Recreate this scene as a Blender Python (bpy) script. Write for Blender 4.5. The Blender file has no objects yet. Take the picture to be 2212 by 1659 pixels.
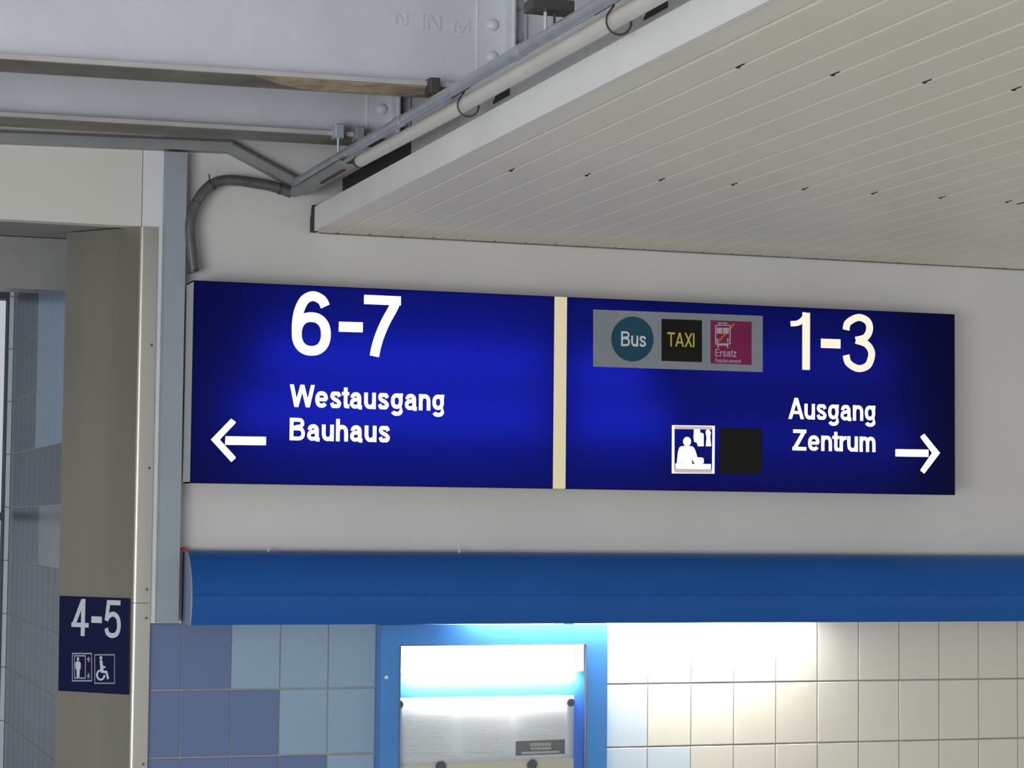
import bpy, bmesh, math, random
from mathutils import Matrix, Vector
random.seed(7)
SC = bpy.context.scene
COL = SC.collection
R = math.radians

# ------------------------------------------------------------------ camera
F_PX, FW, FH = 4859.9, 2212.0, 1659.0
YAW, PITCH, ROLL = R(18.671), R(3.5956), R(0.5765)
EYE = Vector((-1.2366, -6.7123, 0.5005))
_f = Vector((math.sin(YAW)*math.cos(PITCH), math.cos(YAW)*math.cos(PITCH), math.sin(PITCH)))
_r0 = Vector((math.cos(YAW), -math.sin(YAW), 0)); _u0 = _r0.cross(_f)
_r = math.cos(ROLL)*_r0 + math.sin(ROLL)*_u0
_u = -math.sin(ROLL)*_r0 + math.cos(ROLL)*_u0
cam = bpy.data.objects.new('camera', bpy.data.cameras.new('camera'))
COL.objects.link(cam)
cam.data.sensor_width = 36.0
cam.data.lens = F_PX/FW*36.0
cam.data.clip_start = 0.05; cam.data.clip_end = 200
m3 = Matrix((_r, _u, -_f)).transposed()
cam.matrix_world = Matrix.Translation(EYE) @ m3.to_4x4()
SC.camera = cam

# ------------------------------------------------------------------ world and light
wd = bpy.data.worlds.new('sky'); SC.world = wd; wd.use_nodes = True
bg = wd.node_tree.nodes['Background']
bg.inputs['Color'].default_value = (0.95, 0.97, 1.0, 1)
bg.inputs['Strength'].default_value = 0.75
SC.view_settings.view_transform = 'Standard'
SC.view_settings.look = 'None'
SC.view_settings.gamma = 1.0
SC.view_settings.use_curve_mapping = False
SC.view_settings.exposure = -0.33
SC.cycles.use_denoising = True
SC.cycles.use_adaptive_sampling = True
SC.cycles.adaptive_threshold = 0.05
SC.cycles.max_bounces = 7
SC.cycles.diffuse_bounces = 3
SC.cycles.transparent_max_bounces = 12
SC.cycles.sample_clamp_indirect = 6.0

FLOOR_Z = -2.1
# added unseen area fill left of and behind the camera, lifting girders and fascia
ld = bpy.data.lights.new('added_daylight_fill', 'AREA'); ld.shape = 'RECTANGLE'; ld.size = 5.0; ld.size_y = 2.6
ld.energy = 590.0; ld.color = (0.93, 0.96, 1.0)
lo = bpy.data.objects.new('added_daylight_fill', ld); COL.objects.link(lo)
lo.location = (-6.0, -10.5, -0.7)
lo.rotation_euler = (Vector((0.6, -0.4, 0.9)) - Vector(lo.location)).to_track_quat('-Z', 'Y').to_euler()

# ------------------------------------------------------------------ materials
def srgb(r, g, b):
    f = lambda c: (c/12.92 if c <= 0.04045 else ((c+0.055)/1.055)**2.4)
    return (f(r/255), f(g/255), f(b/255), 1)

def mat(name, col, rough=0.5, metal=0.0, var=0.06, scale=8.0, bump=0.0, bscale=60.0, spec=0.5,
        stretch=(1, 1, 1), coat=0.0, dirt=0.0):
    m = bpy.data.materials.new(name); m.use_nodes = True
    nt = m.node_tree; N = nt.nodes; L = nt.links
    p = N['Principled BSDF']
    p.inputs['Roughness'].default_value = rough
    p.inputs['Metallic'].default_value = metal
    p.inputs['Specular IOR Level'].default_value = spec
    p.inputs['Coat Weight'].default_value = coat
    p.inputs['Coat Roughness'].default_value = 0.12
    tc = N.new('ShaderNodeTexCoord'); mp = N.new('ShaderNodeMapping')
    mp.inputs['Scale'].default_value = stretch
    L.new(tc.outputs['Object'], mp.inputs['Vector'])
    nz = N.new('ShaderNodeTexNoise'); nz.inputs['Scale'].default_value = scale
    nz.inputs['Detail'].default_value = 4
    L.new(mp.outputs['Vector'], nz.inputs['Vector'])
    rp = N.new('ShaderNodeValToRGB')
    rp.color_ramp.elements[0].position = 0.3; rp.color_ramp.elements[1].position = 0.7
    c = col
    rp.color_ramp.elements[0].color = (c[0]*(1-var), c[1]*(1-var), c[2]*(1-var), 1)
    rp.color_ramp.elements[1].color = (min(1, c[0]*(1+var)), min(1, c[1]*(1+var)), min(1, c[2]*(1+var)), 1)
    L.new(nz.outputs['Fac'], rp.inputs['Fac'])
    out = rp.outputs['Color']
    if dirt > 0:
        n2 = N.new('ShaderNodeTexNoise'); n2.inputs['Scale'].default_value = 3.1
        n2.inputs['Detail'].default_value = 6; n2.inputs['Roughness'].default_value = 0.7
        L.new(tc.outputs['Object'], n2.inputs['Vector'])
        r2 = N.new('ShaderNodeValToRGB')
        r2.color_ramp.elements[0].position = 0.62; r2.color_ramp.elements[1].position = 0.8
        r2.color_ramp.elements[0].color = (0, 0, 0, 1); r2.color_ramp.elements[1].color = (dirt, dirt, dirt, 1)
        L.new(n2.outputs['Fac'], r2.inputs['Fac'])
        mx = N.new('ShaderNodeMixRGB'); mx.inputs['Color2'].default_value = (0.16, 0.14, 0.11, 1)
        L.new(r2.outputs['Color'], mx.inputs['Fac']); L.new(out, mx.inputs['Color1'])
        out = mx.outputs['Color']
    L.new(out, p.inputs['Base Color'])
    if bump > 0:
        nb = N.new('ShaderNodeTexNoise'); nb.inputs['Scale'].default_value = bscale
        nb.inputs['Detail'].default_value = 5
        L.new(mp.outputs['Vector'], nb.inputs['Vector'])
        b = N.new('ShaderNodeBump'); b.inputs['Strength'].default_value = bump
        b.inputs['Distance'].default_value = 0.004
        L.new(nb.outputs['Fac'], b.inputs['Height']); L.new(b.outputs['Normal'], p.inputs['Normal'])
    return m

def glow(name, col, strength, lamp=False):
    m = bpy.data.materials.new(name); m.use_nodes = True
    nt = m.node_tree; N = nt.nodes; L = nt.links
    N.remove(N['Principled BSDF'])
    e = N.new('ShaderNodeEmission'); e.inputs['Color'].default_value = col
    e.inputs['Strength'].default_value = strength
    L.new(e.outputs[0], N['Material Output'].inputs['Surface'])
    if not lamp: m.cycles.emission_sampling = 'NONE'
    return m

def translucent(name, col, front):
    m = bpy.data.materials.new(name); m.use_nodes = True
    nt = m.node_tree; N = nt.nodes; L = nt.links
    N.remove(N['Principled BSDF'])
    t = N.new('ShaderNodeBsdfTranslucent'); t.inputs['Color'].default_value = col
    d = N.new('ShaderNodeBsdfDiffuse'); d.inputs['Color'].default_value = front
    a = N.new('ShaderNodeAddShader'); L.new(t.outputs[0], a.inputs[0]); L.new(d.outputs[0], a.inputs[1])
    g = N.new('ShaderNodeBsdfGlossy'); g.inputs['Roughness'].default_value = 0.25
    fr = N.new('ShaderNodeFresnel'); fr.inputs['IOR'].default_value = 1.18
    mx = N.new('ShaderNodeMixShader'); L.new(fr.outputs[0], mx.inputs[0])
    L.new(a.outputs[0], mx.inputs[1]); L.new(g.outputs[0], mx.inputs[2])
    L.new(mx.outputs[0], N['Material Output'].inputs['Surface'])
    return m

def pane_mat(name):
    m = bpy.data.materials.new(name); m.use_nodes = True
    nt = m.node_tree; N = nt.nodes; L = nt.links
    N.remove(N['Principled BSDF'])
    t = N.new('ShaderNodeBsdfTransparent'); t.inputs['Color'].default_value = (0.96, 0.98, 0.98, 1)
    g = N.new('ShaderNodeBsdfGlossy'); g.inputs['Roughness'].default_value = 0.03
    fr = N.new('ShaderNodeFresnel'); fr.inputs['IOR'].default_value = 1.45
    mx = N.new('ShaderNodeMixShader'); L.new(fr.outputs[0], mx.inputs[0])
    L.new(t.outputs[0], mx.inputs[1]); L.new(g.outputs[0], mx.inputs[2])
    L.new(mx.outputs[0], N['Material Output'].inputs['Surface'])
    return m

M = {
 'floor': mat('floor_stone', (0.62, 0.60, 0.56, 1), 0.5, var=0.12, scale=3),
 'wall': mat('wall_paint', (0.64, 0.625, 0.605, 1), 0.55, var=0.04, scale=2.5, bump=0.04, bscale=25, dirt=0.10),
 'panel': mat('panel_paint', (0.68, 0.67, 0.61, 1), 0.5, var=0.03, scale=2.0),
 'frame_white': mat('white_frame_paint', (0.74, 0.74, 0.74, 1), 0.45, var=0.03),
 'grout': mat('grout', (0.33, 0.315, 0.29, 1), 0.85, var=0.12, scale=30),
 'slat': mat('slat_lacquer', (0.83, 0.80, 0.69, 1), 0.48, var=0.03, scale=2, spec=0.5),
 'fascia': mat('fascia_lacquer', (0.80, 0.795, 0.78, 1), 0.45, var=0.04, scale=5, dirt=0.15),
 'dark': mat('dark_void_board', (0.035, 0.033, 0.028, 1), 0.8, var=0.2),
 'hole': mat('dark_fixing', (0.02, 0.02, 0.018, 1), 0.7),
 'board': mat('grey_board', (0.58, 0.58, 0.60, 1), 0.5, var=0.08, scale=6, dirt=0.25),
 'girder': mat('girder_paint', (0.61, 0.625, 0.66, 1), 0.30, var=0.05, scale=5, bump=0.45, bscale=26, dirt=0.08),
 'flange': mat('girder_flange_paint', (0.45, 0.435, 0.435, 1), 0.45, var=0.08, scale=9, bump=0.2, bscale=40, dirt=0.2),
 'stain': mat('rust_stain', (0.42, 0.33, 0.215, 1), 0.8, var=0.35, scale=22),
 'underside': mat('girder_shaded_underside', (0.20, 0.185, 0.155, 1), 0.8, var=0.3, scale=6),  # darker than the flange: shade of the lower face put into the colour
 'deck': mat('deck_white', (0.80, 0.80, 0.80, 1), 0.8, var=0.05),  # near white to bounce light between the girders
 'post': mat('post_paint', (0.31, 0.36, 0.395, 1), 0.45, var=0.05, scale=4, bump=0.03),
 'trunk': mat('trunking_paint', (0.27, 0.285, 0.28, 1), 0.5, var=0.08, scale=10),
 'steel': mat('brushed_steel', (0.54, 0.52, 0.47, 1), 0.33, metal=0.92, var=0.13, scale=3.5, bump=0.05, bscale=180, stretch=(1, 1, 0.06), dirt=0.25),
 'screw': mat('screw_metal', (0.16, 0.15, 0.14, 1), 0.5, metal=0.6),
 'conduit': mat('galvanised_conduit', (0.42, 0.46, 0.50, 1), 0.38, metal=0.5, var=0.12, scale=14),
 'pipe': mat('pale_plastic_pipe', (0.62, 0.60, 0.56, 1), 0.4, var=0.05, scale=10),
 'flex': mat('dark_flexible_conduit', (0.095, 0.105, 0.10, 1), 0.3, var=0.2, scale=30),
 'clamp': mat('zinc_clamp', (0.55, 0.60, 0.66, 1), 0.4, metal=0.4),
 'wire': mat('dark_steel_wire', (0.07, 0.065, 0.06, 1), 0.5, metal=0.3),
 'alu': mat('aluminium_case', (0.55, 0.55, 0.54, 1), 0.4, metal=0.2, var=0.03),
 'white_in': mat('white_reflector', (0.85, 0.85, 0.83, 1), 0.6, var=0.01),
 'blue_bar': mat('blue_enamel', (0.012, 0.095, 0.36, 1), 0.35, var=0.05, scale=3, spec=0.25),
 'bar_cap': mat('blue_grey_cap', (0.27, 0.325, 0.45, 1), 0.5, var=0.03),
 'blue_dark': mat('dark_blue_plate', (0.006, 0.02, 0.09, 1), 0.5),  # dark blue plate at the left end of the pelmet
 'case_blue': mat('case_blue_enamel', (0.06, 0.24, 0.60, 1), 0.35, var=0.04, scale=3),
 'case_back': mat('case_back_blue', (0.05, 0.24, 0.85, 1), 0.5, var=0.02),
 'paper': mat('white_paper', (0.88, 0.87, 0.87, 1), 0.7, var=0.02, scale=6, bump=0.15, bscale=6),
 'paper2': mat('cream_paper', (0.78, 0.71, 0.53, 1), 0.7, var=0.03),
 'print': mat('grey_print', (0.76, 0.75, 0.75, 1), 0.8, var=0.05, scale=120),
 'ink': mat('dark_print', (0.13, 0.125, 0.13, 1), 0.8, var=0.05),
 'ink_pale': mat('pale_print_on_dark', (0.42, 0.42, 0.38, 1), 0.8),
 'magnet': mat('dark_magnet', (0.06, 0.07, 0.09, 1), 0.4),
 'red': mat('red_plastic', (0.55, 0.06, 0.03, 1), 0.5),
 'nickel': mat('pale_metal', (0.75, 0.75, 0.72, 1), 0.35, metal=0.3),
 'navy': mat('navy_print', (0.007, 0.010, 0.055, 1), 0.45, var=0.05, spec=0.2),
 'white_print': mat('white_print', (0.66, 0.67, 0.73, 1), 0.5, var=0.01),
 'white_thin': mat('white_thin_print', (0.36, 0.37, 0.44, 1), 0.5, var=0.01),
 'plate': mat('grey_plate', (0.235, 0.262, 0.285, 1), 0.5, var=0.05),
 'petrol': mat('petrol_print', (0.012, 0.07, 0.11, 1), 0.5, spec=0.2),
 'black': mat('black_film', (0.011, 0.012, 0.009, 1), 0.6, spec=0.12),
 'yellow': mat('yellow_print', (0.62, 0.50, 0.06, 1), 0.5),
 'magenta': mat('magenta_print', (0.20, 0.016, 0.075, 1), 0.5, spec=0.2),
 'orange': mat('orange_print', (0.40, 0.10, 0.02, 1), 0.5),
 'rose': mat('pale_rose_print', (0.45, 0.36, 0.42, 1), 0.5),
 'sign_blue': translucent('sign_blue_acrylic', (0.0012, 0.0028, 0.105, 1), (0.001, 0.0015, 0.012, 1)),
 'sign_white': glow('sign_white_lit', (1.0, 0.985, 0.95, 1), 2.0),
 'sign_cream': glow('sign_cream_lit', (1.0, 0.92, 0.74, 1), 1.25),
 'sign_rim': glow('sign_rim_lit', (0.62, 0.54, 0.52, 1), 1.15),
 'divider': glow('sign_divider_lit', (0.80, 0.72, 0.46, 1), 1.05),
 'tube_sign': glow('sign_tube', (1.0, 0.97, 0.90, 1), 24.0, True),
 'tube_sign_dim': glow('sign_tube_dim', (1.0, 0.95, 0.86, 1), 11.5, True),
 'tube_bar': glow('pelmet_tube', (1.0, 0.96, 0.86, 1), 320.0, True),
 'tube_case': glow('case_diffuser_lit', (1.0, 0.99, 0.97, 1), 4.0, True),
 'slot_case': glow('case_lamp_slot_lit', (1.0, 0.99, 0.97, 1), 450.0, True),
 'tile_dark': mat('tile_dark_blue', srgb(98, 118, 158), 0.12, var=0.04, scale=3),
 'tile_mid': mat('tile_light_blue', srgb(143, 169, 190), 0.12, var=0.04, scale=3),
 'tile_pale': mat('tile_pale_blue', srgb(198, 212, 220), 0.12, var=0.03, scale=3),
 'tile_cream': mat('tile_cream', srgb(214, 211, 198), 0.12, var=0.03, scale=3),
 'tile_grey': mat('tile_grey_blue', srgb(88, 97, 108), 0.28, var=0.06, scale=3),
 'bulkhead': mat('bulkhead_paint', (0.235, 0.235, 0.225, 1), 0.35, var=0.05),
 'pass_reflect': mat('tile_passage_reflect', srgb(150, 174, 204), 0.22, var=0.05, scale=3),  # blue stands for the window's reflection, painted into the tile colour
 'pass_pale': mat('tile_passage_pale', srgb(150, 158, 160), 0.25, var=0.05, scale=3),
 'pane': pane_mat('clear_pane'),
 'win_frame': mat('window_frame_dark', (0.05, 0.055, 0.07, 1), 0.5),
}

# ------------------------------------------------------------------ mesh helpers
class MB:
    def __init__(s): s.v = []; s.f = []
    def add(s, vs, fs):
        o = len(s.v); s.v += [tuple(p) for p in vs]; s.f += [tuple(i+o for i in f) for f in fs]; return s
    def box(s, x0, x1, y0, y1, z0, z1):
        return s.add([(x, y, z) for z in (z0, z1) for y in (y0, y1) for x in (x0, x1)],
              [(0, 2, 3, 1), (4, 5, 7, 6), (0, 1, 5, 4), (2, 6, 7, 3), (0, 4, 6, 2), (1, 3, 7, 5)])
    def bevel_box(s, x0, x1, y0, y1, z0, z1, b):
        # front (low y) edges chamfered by b
        vs = [(x0, y1, z0), (x1, y1, z0), (x1, y1, z1), (x0, y1, z1),
              (x0, y0+b, z0), (x1, y0+b, z0), (x1, y0+b, z1), (x0, y0+b, z1),
              (x0+b, y0, z0+b), (x1-b, y0, z0+b), (x1-b, y0, z1-b), (x0+b, y0, z1-b)]
        return s.add(vs, [(0, 3, 2, 1)] + [(k, (k+1) % 4, 4+(k+1) % 4, 4+k) for k in range(4)]
                     + [(4+k, 4+(k+1) % 4, 8+(k+1) % 4, 8+k) for k in range(4)] + [(8, 9, 10, 11)])
    def prism(s, pts, axis, a0, a1):
        # pts = 2D outline; axis 'X': pts are (y,z); 'Y': (x,z); 'Z': (x,y)
        def P(p, a):
            return {'X': (a, p[0], p[1]), 'Y': (p[0], a, p[1]), 'Z': (p[0], p[1], a)}[axis]
        n = len(pts)
        vs = [P(p, a0) for p in pts] + [P(p, a1) for p in pts]
        return s.add(vs, [tuple(range(n))[::-1], tuple(range(n, 2*n))] + [(i, (i+1) % n, n+(i+1) % n, n+i) for i in range(n)])
    def tube(s, path, r, seg=12, cap=True, rad=None):
        path = [Vector(p) for p in path]; n = len(path); rings = []
        for i, p in enumerate(path):
            d = (path[min(i+1, n-1)] - path[max(i-1, 0)]).normalized()
            ref = Vector((0, 0, 1)) if abs(d.z) < 0.9 else Vector((0, 1, 0))
            a = d.cross(ref).normalized(); b = a.cross(d)
            rr = rad[i] if rad else r
            rings.append([p + rr*(math.cos(2*math.pi*k/seg)*a + math.sin(2*math.pi*k/seg)*b) for k in range(seg)])
        vs = [v for q in rings for v in q]; fs = []
        for i in range(n-1):
            for k in range(seg):
                fs.append((i*seg+k, i*seg+(k+1) % seg, (i+1)*seg+(k+1) % seg, (i+1)*seg+k))
        if cap: fs += [tuple(range(seg))[::-1], tuple((n-1)*seg+k for k in range(seg))]
        return s.add(vs, fs)
    def dome(s, c, r, h, d=Vector((0, -1, 0)), seg=12):
        c = Vector(c); d = Vector(d).normalized()
        ref = Vector((0, 0, 1)) if abs(d.z) < 0.9 else Vector((1, 0, 0))
        a = d.cross(ref).normalized(); b = a.cross(d); vs = []; fs = []
        for j in range(4):
            t = j/4*math.pi/2
            vs += [c + r*math.cos(t)*(math.cos(2*math.pi*k/seg)*a + math.sin(2*math.pi*k/seg)*b) + h*math.sin(t)*d for k in range(seg)]
        vs.append(c + h*d)
        for j in range(3):
            fs += [(j*seg+k, j*seg+(k+1) % seg, (j+1)*seg+(k+1) % seg, (j+1)*seg+k) for k in range(seg)]
        fs += [(3*seg+k, 3*seg+(k+1) % seg, 4*seg) for k in range(seg)] + [tuple(range(seg))[::-1]]
        return s.add(vs, fs)
    def mesh(s, name, material, smooth=False):
        me = bpy.data.meshes.new(name); me.from_pydata(s.v, [], s.f); me.update()
        bm = bmesh.new(); bm.from_mesh(me); bmesh.ops.recalc_face_normals(bm, faces=bm.faces); bm.to_mesh(me); bm.free()
        me.materials.append(material)
        if smooth:
            for p in me.polygons: p.use_smooth = True
            try: me.set_sharp_from_angle(angle=R(40))
            except Exception: pass
        return me
    def build(s, name, material, parent=None, smooth=False):
        return link(name, s.mesh(name, material, smooth), parent)

def link(name, me, parent=None, loc=None):
    o = bpy.data.objects.new(name, me); COL.objects.link(o)
    if parent: 
        o.parent = parent
        o.matrix_parent_inverse = Matrix.Translation(parent.location).inverted() if parent.type == 'EMPTY' else Matrix()
    if loc is not None: o.location = loc
    return o

def tag(o, label, cat, group=None):
    o['label'] = label; o['category'] = cat
    if group: o['group'] = group
    return o
def thing(name, label, cat, loc=(0, 0, 0), group=None):
    o = bpy.data.objects.new(name, None); COL.objects.link(o); o.location = loc
    o.empty_display_size = 0.05
    return tag(o, label, cat, group)
def struct(o): o['kind'] = 'structure'; return o

# point of the photograph's frame -> point on a plane (for laying out signs on their own plane)
def ray(px, py):
    return (px-FW/2)/F_PX*_r - (py-FH/2)/F_PX*_u + _f
class Plane:
    def __init__(s, o, ux):               # o origin on plane, ux horizontal unit direction to the reader's right
        s.o = Vector(o); s.u = Vector(ux).normalized(); s.w = Vector((0, 0, 1)); s.n = s.u.cross(s.w)  # n points to the reader
        if s.n.dot(EYE - s.o) < 0: s.n = -s.n
    def uv(s, px, py):
        d = ray(px, py); t = (s.o-EYE).dot(s.n)/d.dot(s.n); p = EYE + t*d - s.o
        return (p.dot(s.u), p.z)
    def P(s, u, v, h=0.0): return s.o + u*s.u + Vector((0, 0, v)) + h*s.n

def flat(name, plane, outline, h0, h1, material, parent, px=True):
    pts = [plane.uv(*p) for p in outline] if px else outline
    b = MB(); n = len(pts)
    b.add([plane.P(u, v, h0) for u, v in pts] + [plane.P(u, v, h1) for u, v in pts],
          [tuple(range(n)), tuple(range(n, 2*n))] + [(i, (i+1) % n, n+(i+1) % n, n+i) for i in range(n)])
    return b.build(name, material, parent)

def multi(name, plane, outlines, h0, h1, material, parent):
    b = MB()
    for i_, outline in enumerate(outlines):
        h1_ = h1 + (i_ % 23)*1.5e-5
        pts = [plane.uv(*p) for p in outline]; n = len(pts)
        b.add([plane.P(u, v, h0) for u, v in pts] + [plane.P(u, v, h1_) for u, v in pts],
              [tuple(range(n)), tuple(range(n, 2*n))] + [(i, (i+1) % n, n+(i+1) % n, n+i) for i in range(n)])
    return b.build(name, material, parent)

def rectframe(x0, y0, x1, y1, t, tv=None):
    tv = tv or t
    return [[(x0, y0), (x1, y0), (x1, y0+tv), (x0, y0+tv)], [(x0, y1-tv), (x1, y1-tv), (x1, y1), (x0, y1)],
            [(x0, y0+tv), (x0+t, y0+tv), (x0+t, y1-tv), (x0, y1-tv)], [(x1-t, y0+tv), (x1, y0+tv), (x1, y1-tv), (x1-t, y1-tv)]]
def ell(cx, cy, rx, ry, n=40, a0=0, a1=360):
    return [(cx+rx*math.cos(R(a0+(a1-a0)*k/n)), cy+ry*math.sin(R(a0+(a1-a0)*k/n))) for k in range(n if a1-a0 >= 360 else n+1)]

# --- a plain grotesque stroke alphabet: every glyph is a set of ribbons (cap height 1)
def sup(cx, cy, rx, ry, a0, a1, n=18, e=2.35):
    out = []
    for k in range(n+1):
        t = R(a0+(a1-a0)*k/n); c, s_ = math.cos(t), math.sin(t)
        out.append((cx+rx*math.copysign(abs(c)**(2/e), c), cy+ry*math.copysign(abs(s_)**(2/e), s_)))
    return out
def spl(p, n=9):
    out = []
    for i in range(len(p)-1):
        p0 = p[max(i-1, 0)]; p1 = p[i]; p2 = p[i+1]; p3 = p[min(i+2, len(p)-1)]
        for k in range(n):
            t = k/n
            out.append(tuple(0.5*(2*p1[j] + (p2[j]-p0[j])*t + (2*p0[j]-5*p1[j]+4*p2[j]-p3[j])*t*t + (3*p1[j]-p0[j]-3*p2[j]+p3[j])*t**3) for j in (0, 1)))
    out.append(p[-1]); return out
def ribbon(path, w):
    """closed outlines (quads) along a centre line"""
    q = [path[0]]
    for p in path[1:]:
        if math.hypot(p[0]-q[-1][0], p[1]-q[-1][1]) > 1e-4: q.append(p)
    path = q; n = len(path); L_, R_ = [], []
    for i in range(n):
        d0 = (path[i][0]-path[i-1][0], path[i][1]-path[i-1][1]) if i else None
        d1 = (path[i+1][0]-path[i][0], path[i+1][1]-path[i][1]) if i < n-1 else None
        d0 = d0 or d1; d1 = d1 or d0
        l0, l1 = math.hypot(*d0), math.hypot(*d1)
        n0 = (-d0[1]/l0, d0[0]/l0); n1 = (-d1[1]/l1, d1[0]/l1)
        mx, my = n0[0]+n1[0], n0[1]+n1[1]; ml = math.hypot(mx, my) or 1
        mx, my = mx/ml, my/ml; k = w/2/max(0.45, mx*n0[0]+my*n0[1])
        L_.append((path[i][0]+mx*k, path[i][1]+my*k)); R_.append((path[i][0]-mx*k, path[i][1]-my*k))
    return [[L_[i], L_[i+1], R_[i+1], R_[i]] for i in range(n-1)]
def bar(x0, y0, x1, y1): return [[(x0, y0), (x1, y0), (x1, y1), (x0, y1)]]
def diag(x0, y0, x1, y1, wh): return [[(x0-wh/2, y0), (x0+wh/2, y0), (x1+wh/2, y1), (x1-wh/2, y1)]]
XH = 0.735
def glyph(c, w):
    """outlines, advance"""
    h = w/2; X = XH
    def arch(x0, x1, y0=0): 
        ry = 0.27; return [(x0+h, X-h-ry)] + sup((x0+x1)/2, X-h-ry, (x1-x0)/2-h, ry, 180, 0) + [(x1-h, y0)]
    if c in 'nhmru':
        W_ = 0.60
        if c == 'n': return bar(0, 0, w, X) + ribbon(arch(0, W_), w), W_
        if c == 'h': return bar(0, 0, w, 1) + ribbon(arch(0, W_), w), W_
        if c == 'm': return bar(0, 0, w, X) + ribbon(arch(0, 0.54), w) + ribbon(arch(0.54-w, 1.08-w), w), 1.08-w
        if c == 'r': return bar(0, 0, w, X) + ribbon([(h, X-h-.30)] + sup(0.40, X-h-0.30, 0.40-h, 0.30, 180, 92), w), 0.40
        return bar(W_-w, 0, W_, X) + ribbon([(h, X)] + sup(W_/2, h+0.27, W_/2-h, 0.27, 180, 360) + [(W_-h, h+0.27)], w), W_
    if c == 'e':
        W_ = 0.64; return ribbon(sup(W_/2, X/2, W_/2-h, X/2-h, 0, 322, 34), w) + bar(h, X/2-w*0.42, W_-h*0.7, X/2+w*0.42), W_
    if c == 'c':
        W_ = 0.60; return ribbon(sup(W_/2, X/2, W_/2-h, X/2-h, 40, 320, 30), w), W_
    if c == 'a':
        W_ = 0.62; xr = 0.575-h
        return (ribbon(sup((h+xr)/2+0.01, X-h-0.20, (xr-h)/2-0.01, 0.20, 172, 0) + [(xr, 0.12), (xr+0.015, h*0.7), (W_, h*0.6)], w)
                + ribbon(spl([(xr, 0.45), (0.32, 0.405), (0.13, 0.35), (h, 0.205), (h+0.09, h+0.01), (0.30, h), (0.44, 0.125), (xr, 0.25)]), w*0.94)), W_
    if c == 's':
        W_ = 0.57; return ribbon(spl([(W_-h, X*0.70), (W_-h-0.06, X*0.87), (W_/2, X-h), (h+0.05, X*0.87), (h+0.015, X*0.70), (h+0.10, X*0.57), (W_/2, X*0.51), (W_-h-0.09, X*0.43), (W_-h, X*0.29), (W_-h-0.06, X*0.13), (W_/2, h), (h+0.06, X*0.13), (h, X*0.31)]), w*0.95), W_
    if c == 'z':
        W_ = 0.54; return bar(0.02, X-w, W_, X) + bar(0, 0, W_, w) + diag(w*0.65, w*0.5, W_-w*0.65, X-w*0.5, w*1.25), W_
    if c == 'g':
        W_ = 0.62; return (ribbon(sup(W_/2-0.01, X/2+0.02, W_/2-h-0.01, X/2-h-0.02, 0, 360, 36), w) + ribbon([(W_-h, X)] + [(W_-h, -0.03)] + sup(W_/2, -0.02, W_/2-h, 0.20-h*0.4, 0, -160, 16), w)), W_
    if c == 'p':
        W_ = 0.62; return ribbon(sup(W_/2+0.01, X/2, W_/2-h-0.01, X/2-h, 0, 360, 36), w) + bar(0, -0.26, w, X), W_
    if c == 't':
        return ribbon([(0.19, 0.93), (0.19, 0.20), (0.205, 0.11), (0.25, h+0.005), (0.38, h)], w) + bar(0, X-w*0.85, 0.37, X), 0.38
    if c == 'l': return bar(0, 0, w, 1), w
    if c == 'W':
        W_ = 1.27; a = w*1.08
        return sum([diag(x0, y0, x1, y1, a) for x0, y0, x1, y1 in ((a/2, 1, W_*0.27, 0), (W_*0.27, 0, W_/2, 1), (W_/2, 1, W_*0.73, 0), (W_*0.73, 0, W_-a/2, 1))], []), W_
    if c == 'A':
        W_ = 0.90; a = w*1.1; return diag(a/2, 0, W_/2, 1, a) + diag(W_-a/2, 0, W_/2, 1, a) + bar(0.22, 0.24, W_-0.22, 0.24+w*0.85), W_
    if c == 'Z':
        W_ = 0.78; return bar(0.04, 1-w, W_, 1) + bar(0, 0, W_, w) + diag(w*0.75, w*0.6, W_-w*0.75, 1-w*0.6, w*1.35), W_
    if c == 'X':
        W_ = 0.86; return diag(w*.7, 0, W_-w*.7, 1, w*1.2) + diag(W_-w*.7, 0, w*.7, 1, w*1.2), W_
    if c == 'T': return bar(0, 1-w, 0.78, 1) + bar(0.39-h, 0, 0.39+h, 1), 0.78
    if c == 'I': return bar(0, 0, w, 1), w
    if c == 'E': return bar(0, 0, w, 1) + bar(0, 1-w*.9, 0.70, 1) + bar(0, 0, 0.72, w*.9) + bar(0, 0.53-w*.45, 0.65, 0.53+w*.45), 0.72
    if c == 'N':
        return bar(0, 0, w, 1) + bar(0.78-w, 0, 0.78, 1) + diag(w*.8, 1, 0.78-w*.8, 0, w*1.2), 0.78
    if c == 'M': return bar(0, 0, w, 1) + bar(0.95-w, 0, 0.95, 1) + diag(w*.7, 1, 0.475, 0, w) + diag(0.95-w*.7, 1, 0.475, 0, w), 0.95
    if c in 'BR':
        W_ = 0.76; a = w*0.92
        o = bar(0, 0, w, 1) + ribbon([(h, 1-a/2), (0.42, 1-a/2)] + sup(0.42, 0.765, W_-0.04-h-0.42, 0.235-a/2, 90, -90, 16) + [(h, 0.53)], a)
        if c == 'B': return o + ribbon([(h, 0.53), (0.42, 0.53)] + sup(0.42, (0.53+a/2)/2, W_-h-0.42, (0.53-a/2)/2, 90, -90, 16) + [(h, a/2)], a), W_
        return o + ribbon([(0.40, 0.53), (0.56, 0.46), (W_-h-0.02, 0.30), (W_-h, 0)], a), W_
    # figures
    if c == '6':
        W_ = 0.605; return (ribbon(sup(W_/2, 0.335, W_/2-h, 0.335-h*0.95, 0, 360, 44, 2.25), w) +
            ribbon(spl([(W_-h-0.015, 0.775), (W_-h-0.075, 0.875), (W_/2+0.02, 1-h*0.95), (h+0.115, 0.865), (h+0.03, 0.69), (h, 0.50), (h, 0.335)], 10), w)), W_
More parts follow.
